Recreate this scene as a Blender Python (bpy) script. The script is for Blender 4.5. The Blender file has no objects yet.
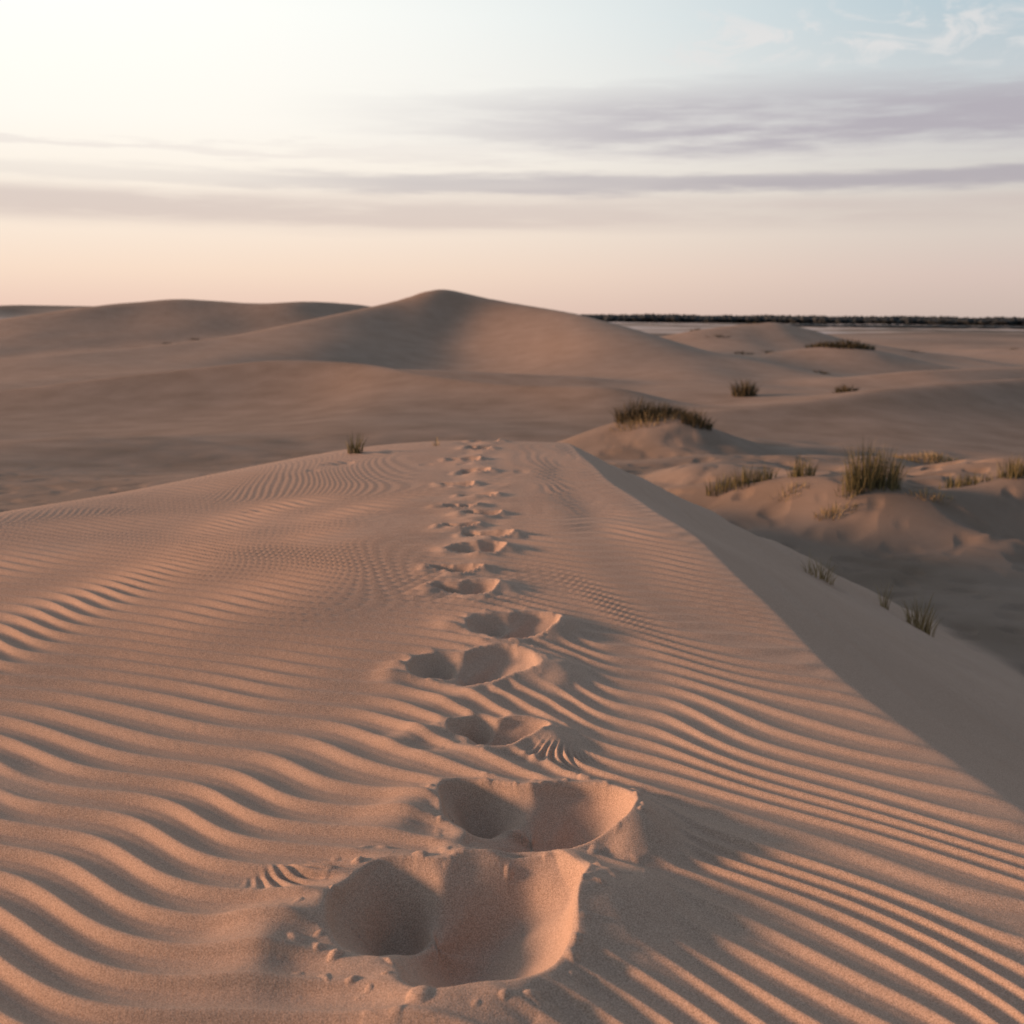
import bpy, math, numpy as np
from mathutils import Matrix, Vector
rng = np.random.default_rng(7)

# ------------------------------------------------------------ noise helpers
def field(n, corr, seed, cplx=False, aniso=1.0, ang=0.0):
    r = np.random.default_rng(seed)
    a = r.standard_normal((n, n))
    if cplx: a = a + 1j * r.standard_normal((n, n))
    k = np.fft.fftfreq(n)
    kx, ky = np.meshgrid(k, k)
    c, s = math.cos(ang), math.sin(ang)
    u = kx * c + ky * s; v = -kx * s + ky * c
    g = np.exp(-2 * (math.pi ** 2) * (corr ** 2) * ((u * aniso) ** 2 + v ** 2))
    f = np.fft.ifft2(np.fft.fft2(a) * g)
    if not cplx: f = f.real
    return f / np.sqrt(np.mean(np.abs(f) ** 2))

def samp(f, x, y, cell):
    n = f.shape[0]
    u = x / cell; v = y / cell
    iu = np.floor(u).astype(np.int64); iv = np.floor(v).astype(np.int64)
    fu = u - iu; fv = v - iv
    i0 = iu % n; i1 = (iu + 1) % n; j0 = iv % n; j1 = (iv + 1) % n
    return (f[j0, i0] * (1 - fu) * (1 - fv) + f[j0, i1] * fu * (1 - fv)
            + f[j1, i0] * (1 - fu) * fv + f[j1, i1] * fu * fv)

F1 = field(512, 6, 1); F2 = field(512, 6, 2); F3 = field(512, 6, 3); F4 = field(1024, 4.0, 4)   # F4: cells half size
CP = field(1024, 12, 5, cplx=True, aniso=1.6)
def sstep(a, b, x):
    t = np.clip((x - a) / (b - a), 0, 1); return t * t * (3 - 2 * t)
def softplus(x, k):
    return k * np.logaddexp(0, x / k)
def smax(a, b, k):
    return k * np.logaddexp(a / k, b / k)

# ------------------------------------------------------------ dunes
def crest_tab(pts, kn=61):
    p = np.array(pts, float)
    pad = (p[-1, 0] - p[0, 0]) * 0.15
    xs = np.linspace(p[0, 0] - pad, p[-1, 0] + pad, 600)
    yc = np.interp(xs, p[:, 0], p[:, 1]); zc = np.interp(xs, p[:, 0], p[:, 2])
    def sm(a, kk):
        k = np.hanning(kk); k /= k.sum()
        return np.convolve(np.pad(a, kk // 2, mode='edge'), k, 'valid')
    ys = sm(yc, kn)
    return xs, ys, sm(zc, 35), sm(np.gradient(ys, xs), 31)
RIDGES = [  # pts, front width, back width, power, soft
 (crest_tab([(-75,92,-5.5),(-57,97,-3.9),(-46,102,-2.9),(-38,110,-2.2),(-31,122,-1.2),(-20.7,138,1.5),(-14,147,3.3),(-10.2,149,4.95),(-6,149,4.0),(-1.6,147,3.1),
             (7.7,140,1.6),(15,130,-0.4),(21,120,-2.4),(28,110,-3.6),(38,100,-5.5)], 111), 19, 30, 1.15, .04),
 (crest_tab([(-150,190,-6),(-120,200,-4),(-98,210,-.5),(-82,220,2.5),(-68,225,4.1),(-52,226,3.1),(-42,229,3.8),(-32,235,3.2),(-14,240,-.2),(0,246,-3),(20,250,-6)]), 22, 40, 1.2, .05),
 (crest_tab([(-60,50,-4.2),(-42,56,-3.7),(-29,62,-3.1),(-21.8,66,-2.2),(-14.4,68,-1.4),(-8.5,66,-1.5),(-4.5,60,-1.9),(.4,55,-2.1),(5.1,52,-1.9),(10,50,-3.3),(14,49,-4)]), 8, 14, 1.1, .03),
 (crest_tab([(3,43,-3.6),(6.9,45,-2.6),(12.6,48,-2.3),(17.4,52,-1.9),(22.4,55,-1.7),(26.6,57,-1.6),(40,60,-1.6),(60,62,-3)]), 6, 14, 1.2, .04),
 (crest_tab([(8,170,-5),(18,176,-3),(29,182,-1),(38,188,0),(44.6,190,.5),(50,190,-.6),(56,188,-2.4),(66,184,-4),(80,180,-5.4)]), 22, 30, 1.2, .05),
 (crest_tab([(20,88,-4.4),(34,92,-3.0),(44,98,-2.9),(60,104,-2.6),(80,108,-4)]), 11, 16, 1.3, .06),
 (crest_tab([(40,300,-5.8),(90,310,-3.2),(130,318,-2.8),(180,330,-3.6),(240,340,-5.8)]), 40, 40, 1.5, .2),
 (crest_tab([(-260,330,-4),(-200,350,0.5),(-160,360,3.2),(-120,370,2.8),(-80,380,-2),(-60,380,-6)]), 50, 50, 1.5, .2),
 (crest_tab([(2.6,20.5,-1.9),(3.6,20,-1.45),(5,19,-1.25),(5.9,18.2,-1.12),(6.9,18.2,-1.35),(8.0,18.8,-1.3),(9.2,19,-1.15),(12,19.5,-1.2),(18,20,-1.5),(25,22,-2)], 41), 1.2, 5.0, 1.7, .12),
 (crest_tab([(-40,84,-4.8),(-28,88,-3.6),(-16,92,-3.0),(-4,92,-3.3),(6,90,-3.6),(14,88,-4.6)]), 9, 12, 1.2, .06),
]
BUMPS = [  # x, y, rx, ry, height   (hummocks)
 (4.1,33,2.6,2.4,1.25),(4.9,32.6,1.2,1.4,.9),(6.0,18.0,.55,.5,.16),(7.1,27,2.5,2.5,.5),(42,140,7,6,2.4),(-4,24,5,4,.35),(10.8,28,3,2,.45),
 (5.4,35.5,1.6,2,.9),(30,118,8,5,1.0),(-14,36,7,5,.5),(14,70,9,7,.9),(2.1,27,2.2,3,.25),(3.9,19.2,.7,.6,.12),(4.9,17.2,.5,.5,.16),(7.4,16.6,.7,.6,.2),(8.9,18.4,.7,.6,.15),
]
def edge_x(y):  # brink of the slip face
    return 1.87 - 0.104 * np.clip(y, -40, 30) + 0.025 * np.sin(y * 1.1) + .01 * np.sin(y * 3.7 + 1)

# footprints: x, y, half width, depth, rotation, seed, spill
LOB_A = ((-.40,.10,.56,.74,-.12),(.28,-.10,.66,1.0,.12),.10)
LOB_B = ((-.50,.22,.50,.52,-.20),(.26,-.06,.66,.86,.22),.20)
PR = [(-.13,2.38,.35,.170,.05,1,.36),(.015,2.93,.285,.135,-.25,2,.50),(-.05,3.64,.225,.085,-.20,3,.35),
 (-.13,4.33,.265,.085,.05,4,.4),(-.03,4.95,.215,.080,-.1,5,.45),(-.22,5.52,.190,.080,.2,6,.35),
 (-.31,5.98,.145,.07,0,7,.3),(-.19,6.52,.175,.08,.1,8,.3),(-.15,6.98,.15,.075,0,9,.3),(-.35,7.34,.14,.075,0,10,.3),
 (-.20,7.82,.15,.075,0,11,.3),(-.41,8.28,.15,.075,0,12,.3),(-.27,8.84,.15,.075,0,13,.3),(-.48,9.5,.15,.075,0,14,.3),
 (-.34,10.2,.15,.075,0,15,.3),(-.50,10.9,.16,.075,0,17,.3),(-.36,11.6,.16,.075,0,18,.3),(-.3,12.3,.16,.075,0,20,.3)]
FANS = [(-.53,2.62,.12,.06,.5),(.15,3.42,.11,.08,-.5)]

def height(X, Y, detail=True, want_on=False):
    R = np.hypot(X, Y)
    base = np.interp(R, [0,20,30,45,60,100,300,20000], [-1.85,-1.95,-2.5,-3.4,-4.2,-5,-6,-6])
    base = base + 0.10 * samp(F1, X, Y, .55) * sstep(3, 30, R)
    base = base + 0.40 * samp(F2, X, Y, 2.6) * sstep(40, 120, R) * (1 - .6*sstep(300, 900, R))
    acc = np.zeros_like(X)
    wob = samp(F3, X, Y, 1.0)
    for (xs, yc, zc, m), wf, wb, pw, soft in RIDGES:
        y0 = np.interp(X, xs, yc); z0 = np.interp(X, xs, zc); mm = np.interp(X, xs, m)
        t = (Y - y0) / np.sqrt(1 + mm * mm) + wob * wf * .05
        w = np.where(t < 0, wf, wb)
        t = np.sqrt((t / w) ** 2 + soft ** 2) - soft
        fade = sstep(xs[0], xs[0] + .2*(xs[-1]-xs[0]), X) * (1 - sstep(xs[-1] - .2*(xs[-1]-xs[0]), xs[-1], X))
        h = np.maximum(z0 - base, 0) * np.exp(-t ** pw * 1.2) * fade
        acc += h ** 3
    for bx, by, rx, ry, bh in BUMPS:
        q = ((X - bx) / rx) ** 2 + ((Y - by) / ry) ** 2
        q = q * (1 + .3 * np.clip(wob, -2, 2))
        acc += (bh * np.exp(-q * .9)) ** 3
    far = base + np.cbrt(acc)
    hz_ = sstep(13.5, 16, R) * (1 - sstep(34, 42, R)) * sstep(1.5, 3.5, X)
    far = far + .09 * hz_ * samp(F3, X, Y, .15) + .04 * hz_ * np.abs(samp(F1, X, Y, .08))
    # near dune carrying the trail
    sr = X - edge_x(Y)
    kk = .010 + .014 * sstep(5, 2, Y)
    fr = softplus(sr, kk) * .48
    g = np.sqrt((np.maximum(-(X + .6), 0) / 3.8) ** 2 + (np.maximum(Y - 4, 0) / 8.4) ** 2 + 1e-9)
    out = softplus((g - 1.0) * 5.0, .18)
    fl = out * .36
    nz = -fr - fl
    nz = nz + .025 * samp(F1, X, Y, .17) * sstep(1.5, 4, R) - .02 * np.maximum(-X, 0) 
    top = (1 - sstep(-.13, .01, sr)) * (1 - sstep(.80, 1.15, g))
    z = smax(nz, far, .06)
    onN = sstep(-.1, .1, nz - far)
    if detail:
        near = R < 40
        x = X[near]; y = Y[near]; d = np.zeros_like(x)
        tp = top[near]; s = sr[near]; on = onN[near]
        # ---- wind ripples: crest lines sink towards the right, fanning and wandering
        wx = samp(F1, x, y, .085); wy = samp(F2, x, y, .11); w3 = samp(F3, x, y, .038); w4 = samp(F2, x + 4, y, .055)
        F = (.47 * (x + 2) - .07 * np.tanh((x + .55) / .35) + .08 * softplus(x - .25, .15)
             - .23 * (y - 5.5) * sstep(-.2, 1.5, x))
        F = F + .075 * wx + .09 * wy + .018 * w3 + .030 * w4
        F = F + .055 * sstep(.0, .6, x) * np.sin(x * 9.0 + y * 1.6 + 2.2 * wx) + .03 * sstep(-.2, -1, x) * np.sin(x * 5.0 - y * 1.2 + 1.5 * wy)
        c = .95 + 1.0 * (samp(CP.real, x, y, .036) + 1j * samp(CP.imag, x, y, .036))
        ph = 2 * math.pi * (y + F) / .126 + np.angle(c)
        amp = np.clip(np.abs(c) / .55, 0, 1)
        sh = np.sin(ph) + .36 * np.sin(2 * ph - .9) + .16 * np.sin(3 * ph - 1.6)
        patch = .88 + .18 * np.clip(samp(F2, x + 3, y + 9, .16), -1.2, 1.2)
        rip = .0100 * sh * amp * tp * patch * sstep(17, 9, np.hypot(x, y)) * (1 + .2 * sstep(0, -1, x))
        # ---- footprints
        mask = np.ones_like(x); dep = np.zeros_like(x); rim = np.zeros_like(x); crumb = np.zeros_like(x)
        nn = samp(F3, x, y, .012); nf = samp(F4, x, y, .0055)
        for pi_, (px, py, a, dd, rot, sd_, spill) in enumerate(PR):
            sel = (np.abs(x - px) < 1.1) & (np.abs(y - py) < 1.1)
            if not sel.any(): continue
            xs_, ys_ = x[sel], y[sel]
            xx = (xs_ - px) / a; yy = (ys_ - py) / a
            sc = a / .25
            xx = xx + .11 * samp(F1, xs_ + sd_, ys_, .020 * sc) + .024 * samp(F3, xs_, ys_ + sd_, .006 * sc)
            yy = yy + .11 * samp(F2, xs_, ys_ + sd_, .020 * sc) + .024 * samp(F1, xs_ + sd_, ys_, .006 * sc)
            cr, sn = math.cos(rot), math.sin(rot)
            u = xx * cr + yy * sn; v = -xx * sn + yy * cr
            rs = np.random.default_rng(sd_ + 40)
            j = rs.uniform(-.08, .08, 4) if pi_ > 1 else np.zeros(4)
            LA, LB, tap = LOB_A if pi_ in (0, 4, 7) else LOB_B
            def egg(cx, cy, rx, ry, sk):
                vv = (v - cy) / ry
                uu = (u - cx - sk * vv * rx) / (rx * (1 + tap * np.clip(vv, -1.2, 1.2)))
                return np.sqrt(uu ** 2 + vv ** 2)
            ra = egg(LA[0] + j[0], LA[1] + j[1], *LA[2:]); rb = egg(LB[0] + j[2], LB[1] + j[3], *LB[2:])
            k = .11
            r = np.maximum(-k * np.logaddexp(-ra / k, -rb / k), 0)
            ang = np.arctan2(v, u)
            fl_ = samp(F3, ang * .30 + sd_, r * .02, .012)
            crisp = np.clip(.62 + .6 * np.cos(ang - .9), 0, 1)
            hard = np.clip(1 - np.clip(r, 0, 1) ** 1.7, 0, 1)
            soft_ = 1 - sstep(.10, 1.15, r)
            cone = crisp * hard + (1 - crisp) * soft_
            cone = .80 * cone + .20 * (1 - sstep(.0, .75, r))
            tongue = .20 * np.exp(-np.abs(((u - .0) - .45 * v) / .17) ** 1.6) * np.clip(1 - r, 0, 1)
            tongue2 = .16 * np.exp(-(((u + .35) + .6 * v + .3) / .18) ** 2) * np.clip(1 - r, 0, 1)
            bowl = -dd * np.maximum(cone - tongue - tongue2 + .035 * fl_ * sstep(1, .6, r) * sstep(.1,.4,r), 0)
            dep[sel] = np.minimum(dep[sel], bowl)
            lip = dd * (.17 + .11 * np.cos(ang + .2)) * np.exp(-(np.abs(r - 1) / np.where(r > 1, .30, .08)) ** 1.4)
            md = spill * dd * np.exp(-(((u - 1.15) / .36) ** 2 + ((v + .15) / .60) ** 2))
            md2 = .22 * dd * np.exp(-(((u + 1.2) / .32) ** 2 + ((v + .1) / .5) ** 2)) + .16 * dd * np.exp(-(((u + .1) / .8) ** 2 + ((v + 1.2) / .28) ** 2))
            out_ = sstep(.94, 1.06, r)
            rim[sel] = np.maximum(rim[sel], (md + md2) * out_ + lip)
            mk = sstep(1.0, 1.42, r) * (1 - np.clip(1.8 * np.exp(-(((u - 1.2) / .42) ** 2 + ((v + .15) / .6) ** 2)), 0, 1)) 
            mask[sel] = np.minimum(mask[sel], mk)
            crumb[sel] = np.maximum(crumb[sel], np.exp(-((r - 1.15) / .28) ** 2) * dd / .12)
        cx = np.interp(y, [2.2, 4, 6, 8, 12.5], [-.06, -.08, -.22, -.30, -.38])
        scuff = np.exp(-((x - cx) / .20) ** 2) * sstep(5.0, 6.5, y) * sstep(14, 12, y)
        mask = mask * (1 - .8 * scuff)
        d += rip * mask + dep + rim + .010 * scuff * samp(F3, x, y, .018)
        rough = (1 - mask)
        d += .0024 * nn * rough + .0010 * nf * rough
        lump = samp(F4, x + 2, y, .0034)
        d += .006 * crumb * np.clip(lump - 1.0, 0, 1.2)
        for fx, fy, rx, ry, rot in FANS:
            u = (x - fx) * math.cos(rot) + (y - fy) * math.sin(rot); v = -(x - fx) * math.sin(rot) + (y - fy) * math.cos(rot)
            m = np.exp(-((u / rx) ** 4 + (v / ry) ** 4))
            d += .0065 * m * np.sin((u + .6 * v + .9 * v * u / rx + .006 * nn) * 2 * math.pi / .034)
        # ---- slip face streaks
        al = y * .995
        st = samp(F4, s * 1.0, al * .07, .012)
        st2 = samp(F3, s, al * .10, .03)
        d += (.0055 * st + .014 * st2) * sstep(.05, .5, s) * on * sstep(1.0, 1.6, y)
        # ---- trampled / pocked sand in the hollows
        pk = samp(F4, x, y, .036)
        zone = (1 - on) * (.35 + .65 * sstep(-.2, .6, samp(F1, x + 5, y, .45)))
        lr = .50 + .50 * sstep(0, 2, x)
        d -= .11 * lr * np.clip(pk - .3, 0, 1.5) * zone * sstep(36, 24, np.hypot(x, y))
        d += .022 * samp(F2, x, y, .06) * zone * lr
        d -= .02 * np.clip(samp(F4, x + 7, y, .025) - 1.7, 0, 1) * on * sstep(6.5, 8.5, y)
        z = z.copy(); z[near] += d
    if want_on: return z, onN
    return z

# ------------------------------------------------------------ terrain mesh
rr = [0.25]
while rr[-1] < 9000:
    r = rr[-1]
    if r < 1.3: q = .012
    elif r < 30: q = min(max(.0009 * r, .0016), .0042)
    else: q = .008 if r < 500 else .02
    rr.append(r * (1 + q))
rr = np.array(rr)
th = np.concatenate([np.linspace(-33, 33, 1200), np.linspace(33, 327, 180)[1:-1]])
th = np.radians(th)
nr, nt = len(rr), len(th)
RR, TT = np.meshgrid(rr, th, indexing='ij')
X = (RR * np.sin(TT)).ravel(); Y = (RR * np.cos(TT)).ravel()
Z, ON = height(X, Y, want_on=True)
co = np.empty((nr * nt + 1, 3), np.float32)
co[:-1, 0] = X; co[:-1, 1] = Y; co[:-1, 2] = Z
co[-1] = (0, 0, float(height(np.array([0.0]), np.array([0.0]))[0]))
i = np.arange(nr - 1)[:, None]; j = np.arange(nt)[None, :]; j2 = (j + 1) % nt
quads = np.stack([i * nt + j, i * nt + j2, (i + 1) * nt + j2, (i + 1) * nt + j], -1).reshape(-1, 4)
quads = quads[:, ::-1]
tris = np.stack([np.full(nt, nr * nt), (np.arange(nt) + 1) % nt, np.arange(nt)], -1)
me = bpy.data.meshes.new("sand_dunes")
me.vertices.add(len(co)); me.vertices.foreach_set("co", co.ravel())
nl = quads.size + tris.size
me.loops.add(nl); me.loops.foreach_set("vertex_index", np.concatenate([quads.ravel(), tris.ravel()]).astype(np.int32))
npoly = len(quads) + len(tris)
me.polygons.add(npoly)
ls = np.concatenate([np.arange(len(quads)) * 4, quads.size + np.arange(len(tris)) * 3]).astype(np.int32)
me.polygons.foreach_set("loop_start", ls)
me.polygons.foreach_set("use_smooth", np.ones(npoly, bool))
me.update(calc_edges=True)
at = me.attributes.new("near_dune", 'FLOAT', 'POINT')  # near-dune mask; the sand colour goes darker outside it
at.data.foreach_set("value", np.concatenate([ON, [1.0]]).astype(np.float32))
ground = bpy.data.objects.new("sand_dunes", me)
bpy.context.collection.objects.link(ground)
if me.polygons[1000].normal.z < 0: me.flip_normals()

# ------------------------------------------------------------ materials
def nodes(mat):
    mat.use_nodes = True
    nt_ = mat.node_tree; nt_.nodes.clear(); return nt_
def sand_material():
    m = bpy.data.materials.new("sand"); t = nodes(m); N = t.nodes; L = t.links
    out = N.new("ShaderNodeOutputMaterial"); b = N.new("ShaderNodeBsdfPrincipled")
    b.inputs["Roughness"].default_value = .95; b.inputs["Specular IOR Level"].default_value = .12
    L.new(b.outputs[0], out.inputs[0])
    geo = N.new("ShaderNodeNewGeometry"); P = geo.outputs["Position"]
    def noise(s, det=4, rough=.55):
        n = N.new("ShaderNodeTexNoise"); n.inputs["Scale"].default_value = s
        n.inputs["Detail"].default_value = det; n.inputs["Roughness"].default_value = rough
        L.new(P, n.inputs["Vector"]); return n.outputs["Fac"]
    def ramp(fac, a, b_, c0, c1):
        r = N.new("ShaderNodeValToRGB"); r.color_ramp.elements[0].position = a; r.color_ramp.elements[1].position = b_
        r.color_ramp.elements[0].color = (*c0, 1); r.color_ramp.elements[1].color = (*c1, 1)
        L.new(fac, r.inputs[0]); return r.outputs[0]
    def mix(f, a, b_, mode='MIX'):
        x = N.new("ShaderNodeMix"); x.data_type = 'RGBA'; x.blend_type = mode
        if isinstance(f, float): x.inputs[0].default_value = f
        else: L.new(f, x.inputs[0])
        L.new(a, x.inputs[6]); L.new(b_, x.inputs[7]); return x.outputs[2]
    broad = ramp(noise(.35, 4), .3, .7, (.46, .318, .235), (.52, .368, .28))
    off_dune_dark = ramp(noise(.5, 5), .3, .7, (.22, .158, .115), (.33, .245, .19))  # darker sand tone off the near dune; puts the hollow's shade into the albedo
    an = N.new("ShaderNodeAttribute"); an.attribute_name = "near_dune"
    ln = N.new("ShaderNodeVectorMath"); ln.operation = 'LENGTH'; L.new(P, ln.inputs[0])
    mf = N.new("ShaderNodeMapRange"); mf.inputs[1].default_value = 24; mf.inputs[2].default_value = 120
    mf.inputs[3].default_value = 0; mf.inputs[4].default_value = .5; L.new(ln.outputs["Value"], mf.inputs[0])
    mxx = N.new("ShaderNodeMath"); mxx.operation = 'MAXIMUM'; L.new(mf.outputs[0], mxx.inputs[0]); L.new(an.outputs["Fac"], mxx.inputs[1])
    col = mix(mxx.outputs[0], off_dune_dark, broad)
    grain = ramp(noise(300, 1, .8), .34, .66, (.72, .70, .68), (1.2, 1.21, 1.22))
    col = mix(1.0, col, grain, 'MULTIPLY')
    dark = ramp(noise(420, 0, .5), .68, .76, (1, 1, 1), (.6, .55, .52))
    col = mix(1.0, col, dark, 'MULTIPLY')
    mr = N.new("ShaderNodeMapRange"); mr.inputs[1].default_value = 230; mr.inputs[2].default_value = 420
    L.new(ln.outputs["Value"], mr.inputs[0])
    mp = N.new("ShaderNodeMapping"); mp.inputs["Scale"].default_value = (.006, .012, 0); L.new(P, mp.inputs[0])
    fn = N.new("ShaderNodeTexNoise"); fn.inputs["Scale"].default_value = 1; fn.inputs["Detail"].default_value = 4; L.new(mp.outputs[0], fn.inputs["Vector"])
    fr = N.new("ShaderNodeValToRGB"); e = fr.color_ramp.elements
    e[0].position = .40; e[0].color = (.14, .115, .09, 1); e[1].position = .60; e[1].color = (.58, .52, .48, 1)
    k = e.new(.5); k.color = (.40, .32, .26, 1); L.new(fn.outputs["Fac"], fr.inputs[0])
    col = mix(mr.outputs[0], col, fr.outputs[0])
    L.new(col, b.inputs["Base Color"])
    n1 = noise(260, 2, .8); n2 = noise(45, 2, .6)
    b1 = N.new("ShaderNodeBump"); b1.inputs["Strength"].default_value = .5; b1.inputs["Distance"].default_value = .0024; L.new(n1, b1.inputs["Height"])
    b2 = N.new("ShaderNodeBump"); b2.inputs["Strength"].default_value = .25; b2.inputs["Distance"].default_value = .005; L.new(n2, b2.inputs["Height"])
    L.new(b1.outputs[0], b2.inputs["Normal"]); L.new(b2.outputs[0], b.inputs["Normal"])
    return m
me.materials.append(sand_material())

def leaf_mat(name, c0, c1):
    m = bpy.data.materials.new(name); t = nodes(m); N = t.nodes; L = t.links
    out = N.new("ShaderNodeOutputMaterial"); b = N.new("ShaderNodeBsdfPrincipled")
    b.inputs["Roughness"].default_value = .8; b.inputs["Specular IOR Level"].default_value = .2
    geo = N.new("ShaderNodeNewGeometry"); r = N.new("ShaderNodeValToRGB")
    r.color_ramp.elements[0].color = (*c0, 1); r.color_ramp.elements[1].color = (*c1, 1)
    L.new(geo.outputs["Random Per Island"], r.inputs[0]); L.new(r.outputs[0], b.inputs["Base Color"])
    L.new(b.outputs[0], out.inputs[0]); return m
M_GRASS = leaf_mat("marram_blades", (.06, .060, .026), (.26, .21, .10))
M_STRAW = leaf_mat("straw_blades", (.22, .16, .08), (.42, .32, .17))
M_DARK = leaf_mat("scrub_leaves", (.035, .034, .02), (.13, .10, .055))
M_TREE = leaf_mat("pine_foliage", (.03, .036, .038), (.055, .06, .06))

def grass(name, clumps, mat, width=.012):
    vs = []; fs = []
    for cx, cy, rx, ry, n, h, lean in clumps:
        a = rng.uniform(0, 2 * math.pi, n); q = rng.uniform(0, 1, n) ** .6
        bx = cx + rx * q * np.cos(a); by = cy + ry * q * np.sin(a)
        bz = height(bx, by) - .02
        hh = h * rng.uniform(.4, 1.05, n) * (1 - .35 * q)
        la = a + rng.normal(0, .7, n); lm = lean * rng.uniform(.15, 1.1, n) * (.35 + q)
        wa = rng.uniform(0, math.pi, n)
        for k in range(n):
            s0 = len(vs); S = 4
            for t in range(S + 1):
                f = t / S
                off = lm[k] * hh[k] * f ** 1.8
                px = bx[k] + math.cos(la[k]) * off; py = by[k] + math.sin(la[k]) * off
                pz = bz[k] + hh[k] * (f - .25 * lm[k] * f * f)
                w = width * (1 - f) ** .7 * .5 + .0006
                vs.append((px - math.cos(wa[k]) * w, py - math.sin(wa[k]) * w, pz))
                vs.append((px + math.cos(wa[k]) * w, py + math.sin(wa[k]) * w, pz))
            for t in range(S):
                o = s0 + 2 * t; fs.append((o, o + 1, o + 3, o + 2))
    m = bpy.data.meshes.new(name); m.from_pydata(vs, [], fs); m.materials.append(mat)
    o = bpy.data.objects.new(name, m); bpy.context.collection.objects.link(o); return o

grass("marram_grass", [(3.75,19.4,.28,.25,130,.42,.35),(4.15,19.3,.28,.25,130,.46,.35),(4.5,19.3,.2,.2,70,.40,.35)], M_GRASS, .014)
grass("marram_grass", [(5.05,19.0,.24,.2,130,.48,.35)], M_GRASS, .014)
grass("marram_grass", [(5.80,17.9,.30,.25,260,.92,.38),(6.15,17.9,.26,.22,180,.84,.4),(5.5,17.8,.2,.2,50,.5,.4)], M_GRASS, .014)
grass("marram_grass", [(7.7,18.9,.3,.25,80,.34,.35),(8.05,18.9,.3,.25,80,.30,.35)], M_GRASS, .014)
grass("marram_grass", [(8.65,18.8,.26,.25,160,.50,.35),(9.1,18.9,.3,.3,160,.54,.35),(9.6,18.9,.3,.3,120,.46,.35)], M_GRASS, .014)
grass("dry_grass", [(5.2,17.4,.35,.15,130,.25,.8),(6.8,17.6,.4,.15,90,.22,.8),(4.7,18.3,.3,.2,70,.24,.7)], M_STRAW)
grass("marram_grass", [(3.65,33.0,.6,.8,420,.78,.6),(4.25,32.6,.6,.7,420,.58,.7),(4.9,33.0,.7,.6,320,.36,.8)], M_DARK, .022)
grass("scrub_patch", [(5.3,31.6,.45,.35,260,.6,.8),(5.0,32.1,.4,.3,130,.4,.8)], M_DARK, .022)
grass("dry_grass", [(3.8,32.0,1.0,.5,260,.4,.7)], M_STRAW, .014)
grass("marram_grass", [(-1.66,11.55,.09,.08,80,.30,.3)], M_GRASS, .008)
grass("dry_grass", [(-.83,11.9,.04,.04,16,.15,.5)], M_STRAW, .006)
grass("dry_grass", [(2.88,10.0,.14,.12,70,.36,.6)], M_STRAW, .007)
grass("dry_grass", [(3.40,9.7,.04,.04,20,.36,.4),(3.66,9.5,.13,.1,100,.46,.45)], M_STRAW, .007)
grass("dry_grass", [(10.8,27.8,1.1,.4,500,.26,.9)], M_STRAW, .02)
grass("scrub_patch", [(42,139,3.2,2,500,1.4,1.0),(39.5,142,2,2,200,1.2,1.0)], M_DARK, .12)
grass("scrub_patch", [(14.3,68,.8,.7,200,1.4,.6),(20.5,68,.7,.7,160,.7,.9)], M_DARK, .06)
sc = [(float(rng.uniform(20,110)), float(rng.uniform(110,260)), float(rng.uniform(.6,2.2)), .9, 50, float(rng.uniform(.3,.8)), 1.2) for _ in range(26)]
sc += [(float(rng.uniform(-70,-20)), float(rng.uniform(118,200)), float(rng.uniform(.5,1.5)), .9, 40, float(rng.uniform(.3,.7)), 1.2) for _ in range(10)]
grass("scrub", sc, M_DARK, .12)

def trees():
    vs = []; fs = []
    base_dirs = np.array([(0,0,1),(1,0,.1),(.31,.95,.2),(-.8,.59,0),(-.8,-.59,.15),(.31,-.95,.05),(0,0,-.8)], float)
    F = [(0,1,2),(0,2,3),(0,3,4),(0,4,5),(0,5,1),(6,2,1),(6,3,2),(6,4,3),(6,5,4),(6,1,5)]
    def crown(x, y, z, r, h):
        s = len(vs)
        p = base_dirs * rng.uniform(.65, 1.3, (7, 1)); a = rng.uniform(0, 6.28)
        c, q = math.cos(a), math.sin(a)
        for u in p: vs.append((x + (u[0]*c-u[1]*q)*r, y + (u[0]*q+u[1]*c)*r, z + u[2]*h))
        fs.extend([tuple(s + i for i in f) for f in F])
    for a0, a1, d0, d1, n, hm in [(1.5,40,1250,1700,5200,8.2),(-42,-10,1300,1700,1500,8.0),(14,45,850,950,400,2.2),(-12,4,1500,1900,700,6.5)]:
        for _ in range(n):
            a = math.radians(rng.uniform(a0, a1)); d = rng.uniform(d0, d1)
            h = hm * rng.uniform(.85, 1.05) * (1 + .05*math.sin(a*60) + .03*math.sin(a*173))
            x, y = d*math.sin(a), d*math.cos(a)
            crown(x, y, -6.3 + h*.55, rng.uniform(4, 7), h*.5)
            crown(x + rng.uniform(-3,3), y, -6.3 + h*.3, rng.uniform(4, 7), h*.35)
    m = bpy.data.meshes.new("distant_tree_line"); m.from_pydata(vs, [], fs); m.materials.append(M_TREE)
    o = bpy.data.objects.new("distant_tree_line", m); bpy.context.collection.objects.link(o)
trees()

# ------------------------------------------------------------ light
SUN_EL, SUN_AZ = math.radians(10), math.radians(-88)   # azimuth from +Y, negative = left
sd = bpy.data.lights.new("sun", 'SUN'); sd.energy = 5.0; sd.angle = math.radians(8); sd.color = (1, .55, .32)
so = bpy.data.objects.new("sun", sd); bpy.context.collection.objects.link(so)
tos = Vector((math.sin(SUN_AZ)*math.cos(SUN_EL), math.cos(SUN_AZ)*math.cos(SUN_EL), math.sin(SUN_EL)))
so.rotation_euler = tos.to_track_quat('Z', 'Y').to_euler()

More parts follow.
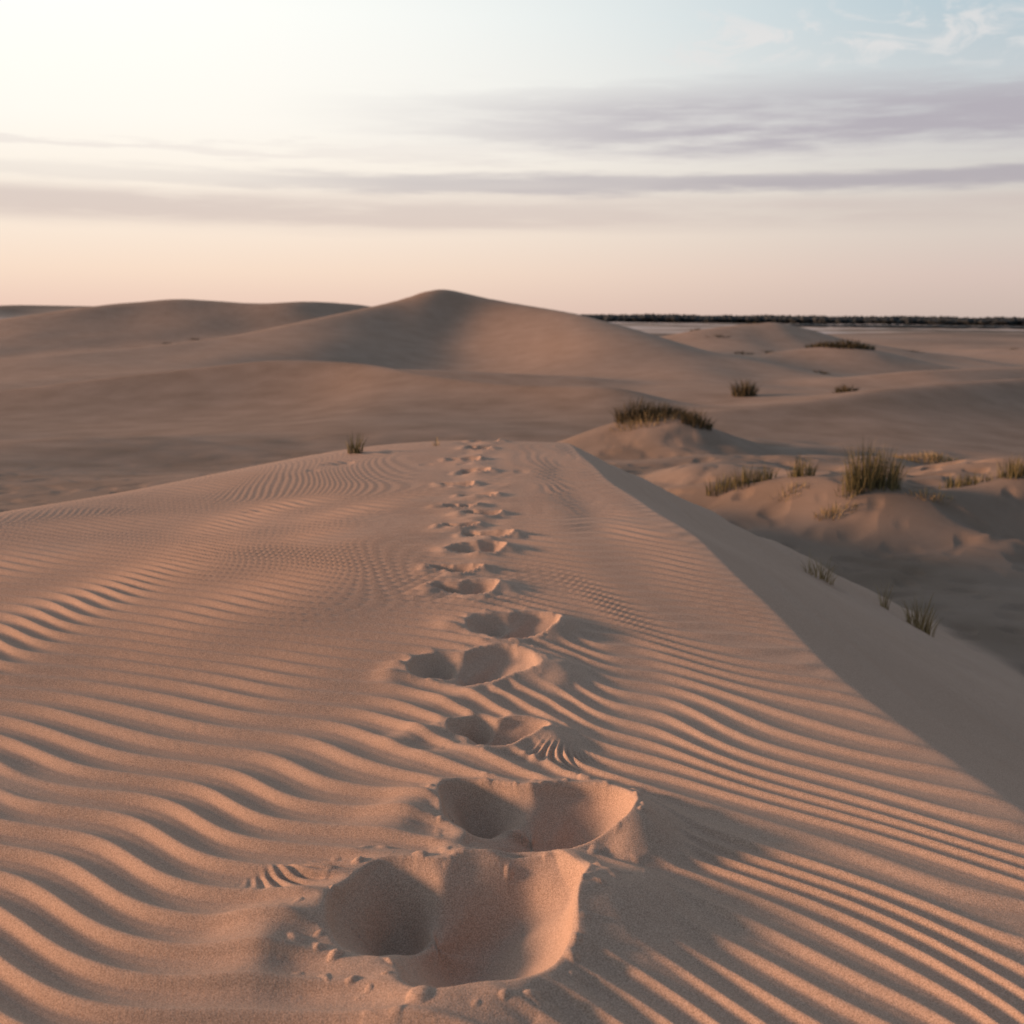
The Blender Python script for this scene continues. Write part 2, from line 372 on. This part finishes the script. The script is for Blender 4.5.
w = bpy.data.worlds.new("World"); bpy.context.scene.world = w; w.use_nodes = True
t = w.node_tree; N = t.nodes; L = t.links; N.clear()
wo = N.new("ShaderNodeOutputWorld"); bg = N.new("ShaderNodeBackground"); L.new(bg.outputs[0], wo.inputs[0])
tc = N.new("ShaderNodeTexCoord"); sx = N.new("ShaderNodeSeparateXYZ"); L.new(tc.outputs["Generated"], sx.inputs[0])
def M(op, a, b=None, c=None, clamp=False):
    n = N.new("ShaderNodeMath"); n.operation = op; n.use_clamp = clamp
    for k, v in enumerate((a, b, c)):
        if v is None: continue
        if isinstance(v, (int, float)): n.inputs[k].default_value = v
        else: L.new(v, n.inputs[k])
    return n.outputs[0]
el = M('MULTIPLY', M('ARCSINE', sx.outputs[2]), 57.2958)
az = M('MULTIPLY', M('ARCTAN2', sx.outputs[0], sx.outputs[1]), 57.2958)
def rampc(fac, stops):
    r = N.new("ShaderNodeValToRGB"); e = r.color_ramp.elements
    e[0].position = stops[0][0]; e[0].color = (*stops[0][1], 1)
    e[1].position = stops[-1][0]; e[1].color = (*stops[-1][1], 1)
    for p, c in stops[1:-1]:
        k = e.new(p); k.color = (*c, 1)
    L.new(fac, r.inputs[0]); return r.outputs[0]
def MR(v, a, b, c=0., d=1., smooth=True):
    n = N.new("ShaderNodeMapRange"); n.interpolation_type = 'SMOOTHSTEP' if smooth else 'LINEAR'
    L.new(v, n.inputs[0]); n.inputs[1].default_value = a; n.inputs[2].default_value = b
    n.inputs[3].default_value = c; n.inputs[4].default_value = d; return n.outputs[0]
def MX(f, a, b, mode='MIX'):
    x = N.new("ShaderNodeMix"); x.data_type = 'RGBA'; x.blend_type = mode
    if isinstance(f, float): x.inputs[0].default_value = f
    else: L.new(f, x.inputs[0])
    for s, v in ((6, a), (7, b)):
        if isinstance(v, tuple): x.inputs[s].default_value = (*v, 1)
        else: L.new(v, x.inputs[s])
    return x.outputs[2]
e90 = M('DIVIDE', el, 90.0, clamp=True)
d_ = 1/90
left = rampc(e90, [(0,(.82,.58,.48)),(2*d_,(.92,.71,.57)),(5*d_,(.95,.83,.71)),(9*d_,(1.0,.95,.87)),(14*d_,(1.03,1.02,.96)),(20*d_,(.92,.95,.93)),(36*d_,(.38,.44,.52)),(1,(.18,.23,.31))])
right = rampc(e90, [(0,(.58,.46,.41)),(2*d_,(.66,.52,.47)),(5*d_,(.68,.61,.55)),(9*d_,(.62,.62,.62)),(14*d_,(.45,.56,.62)),(20*d_,(.40,.51,.58)),(36*d_,(.24,.30,.39)),(1,(.18,.23,.31))])
dz = N.new("ShaderNodeVectorMath"); dz.operation = 'DOT_PRODUCT'; L.new(tc.outputs["Generated"], dz.inputs[0])
ga = math.radians(-42); dz.inputs[1].default_value = (math.sin(ga), math.cos(ga), 0)
fr_ = MR(dz.outputs["Value"], .93, .36)
sky = MX(fr_, left, right)
back = MR(dz.outputs["Value"], .3, -.7, 1.0, .6)
sk = N.new("ShaderNodeVectorMath"); sk.operation = 'SCALE'; L.new(sky, sk.inputs[0]); L.new(back, sk.inputs["Scale"])
sky = sk.outputs[0]
def wn(saz, sel, off=0., det=6, rough=.55, dist=0.):
    cv = N.new("ShaderNodeCombineXYZ"); L.new(M('MULTIPLY', az, saz), cv.inputs[0]); L.new(M('MULTIPLY', el, sel), cv.inputs[1]); cv.inputs[2].default_value = off
    n = N.new("ShaderNodeTexNoise"); n.inputs["Scale"].default_value = 1; n.inputs["Detail"].default_value = det
    n.inputs["Roughness"].default_value = rough; n.inputs["Distortion"].default_value = dist
    L.new(cv.outputs[0], n.inputs["Vector"]); return n.outputs["Fac"]
n1 = wn(.03, .35, 3.1, 3); n2 = wn(.11, 1.1, 7.7, 6, .6); n3 = wn(.26, .65, 4.7, 6, .62, 1.4)
def band(center, half, warp, nz, soft=.2):
    e2 = M('ADD', el, M('MULTIPLY', M('SUBTRACT', nz, .5), warp))
    dd = M('ABSOLUTE', M('SUBTRACT', e2, center))
    return MR(dd, half, half * soft)
b1 = M('MULTIPLY', band(5.0, 1.2, 1.8, n1), MR(n2, .28, .58, .5, .95))
sky = MX(M('MULTIPLY', b1, MR(az, -30, 20, .66, .52)), sky, (.57, .46, .44))
b2 = M('MULTIPLY', band(6.5, .75, 1.6, n2), MR(n1, .3, .55, .6, 1.0))
sky = MX(M('MULTIPLY', b2, MR(az, -22, 4, .22, .82)), sky, (.41, .37, .41))
b3 = M('MULTIPLY', band(9.4, 2.0, 3.4, n2), MR(n2, .30, .58, .45, 1.0))
sky = MX(M('MULTIPLY', b3, MR(az, -14, 14, 0.0, .85)), sky, (.42, .38, .43))
b5 = band(7.8, .4, 2.6, n2)
sky = MX(M('MULTIPLY', b5, MR(az, 5, -24, .1, .30)), sky, (.64, .56, .56))
b4 = M('MULTIPLY', MR(n3, .46, .64), M('MULTIPLY', band(12.8, 2.1, 2.0, n2), MR(az, 3, 12)))
sky = MX(M('MULTIPLY', b4, .65), sky, (.80, .76, .74))
ns = N.new("ShaderNodeTexSky"); ns.sky_type = 'NISHITA'; ns.sun_disc = False; ns.sun_elevation = SUN_EL; ns.sun_rotation = SUN_AZ
nsc = N.new("ShaderNodeVectorMath"); nsc.operation = 'SCALE'; L.new(ns.outputs[0], nsc.inputs[0]); nsc.inputs["Scale"].default_value = .006
ad = N.new("ShaderNodeVectorMath"); ad.operation = 'ADD'; L.new(sky, ad.inputs[0]); L.new(nsc.outputs[0], ad.inputs[1])
L.new(ad.outputs[0], bg.inputs[0]); bg.inputs[1].default_value = 1.0

# ------------------------------------------------------------ camera
cd = bpy.data.cameras.new("camera"); cam = bpy.data.objects.new("camera", cd); bpy.context.collection.objects.link(cam)
cd.sensor_width = 36; cd.lens = 18 / math.tan(math.radians(25)); cd.clip_start = .05; cd.clip_end = 20000
cam.matrix_world = Matrix.Translation((0, 0, 1.4)) @ Matrix.Rotation(math.radians(90 - 10.2), 4, 'X') @ Matrix.Rotation(math.radians(.45), 4, 'Z')
cd.dof.use_dof = True; cd.dof.focus_distance = 3.4; cd.dof.aperture_fstop = 4.0
sc_ = bpy.context.scene; sc_.camera = cam
sc_.view_settings.view_transform = 'Standard'; sc_.view_settings.look = 'None'; sc_.view_settings.exposure = 0
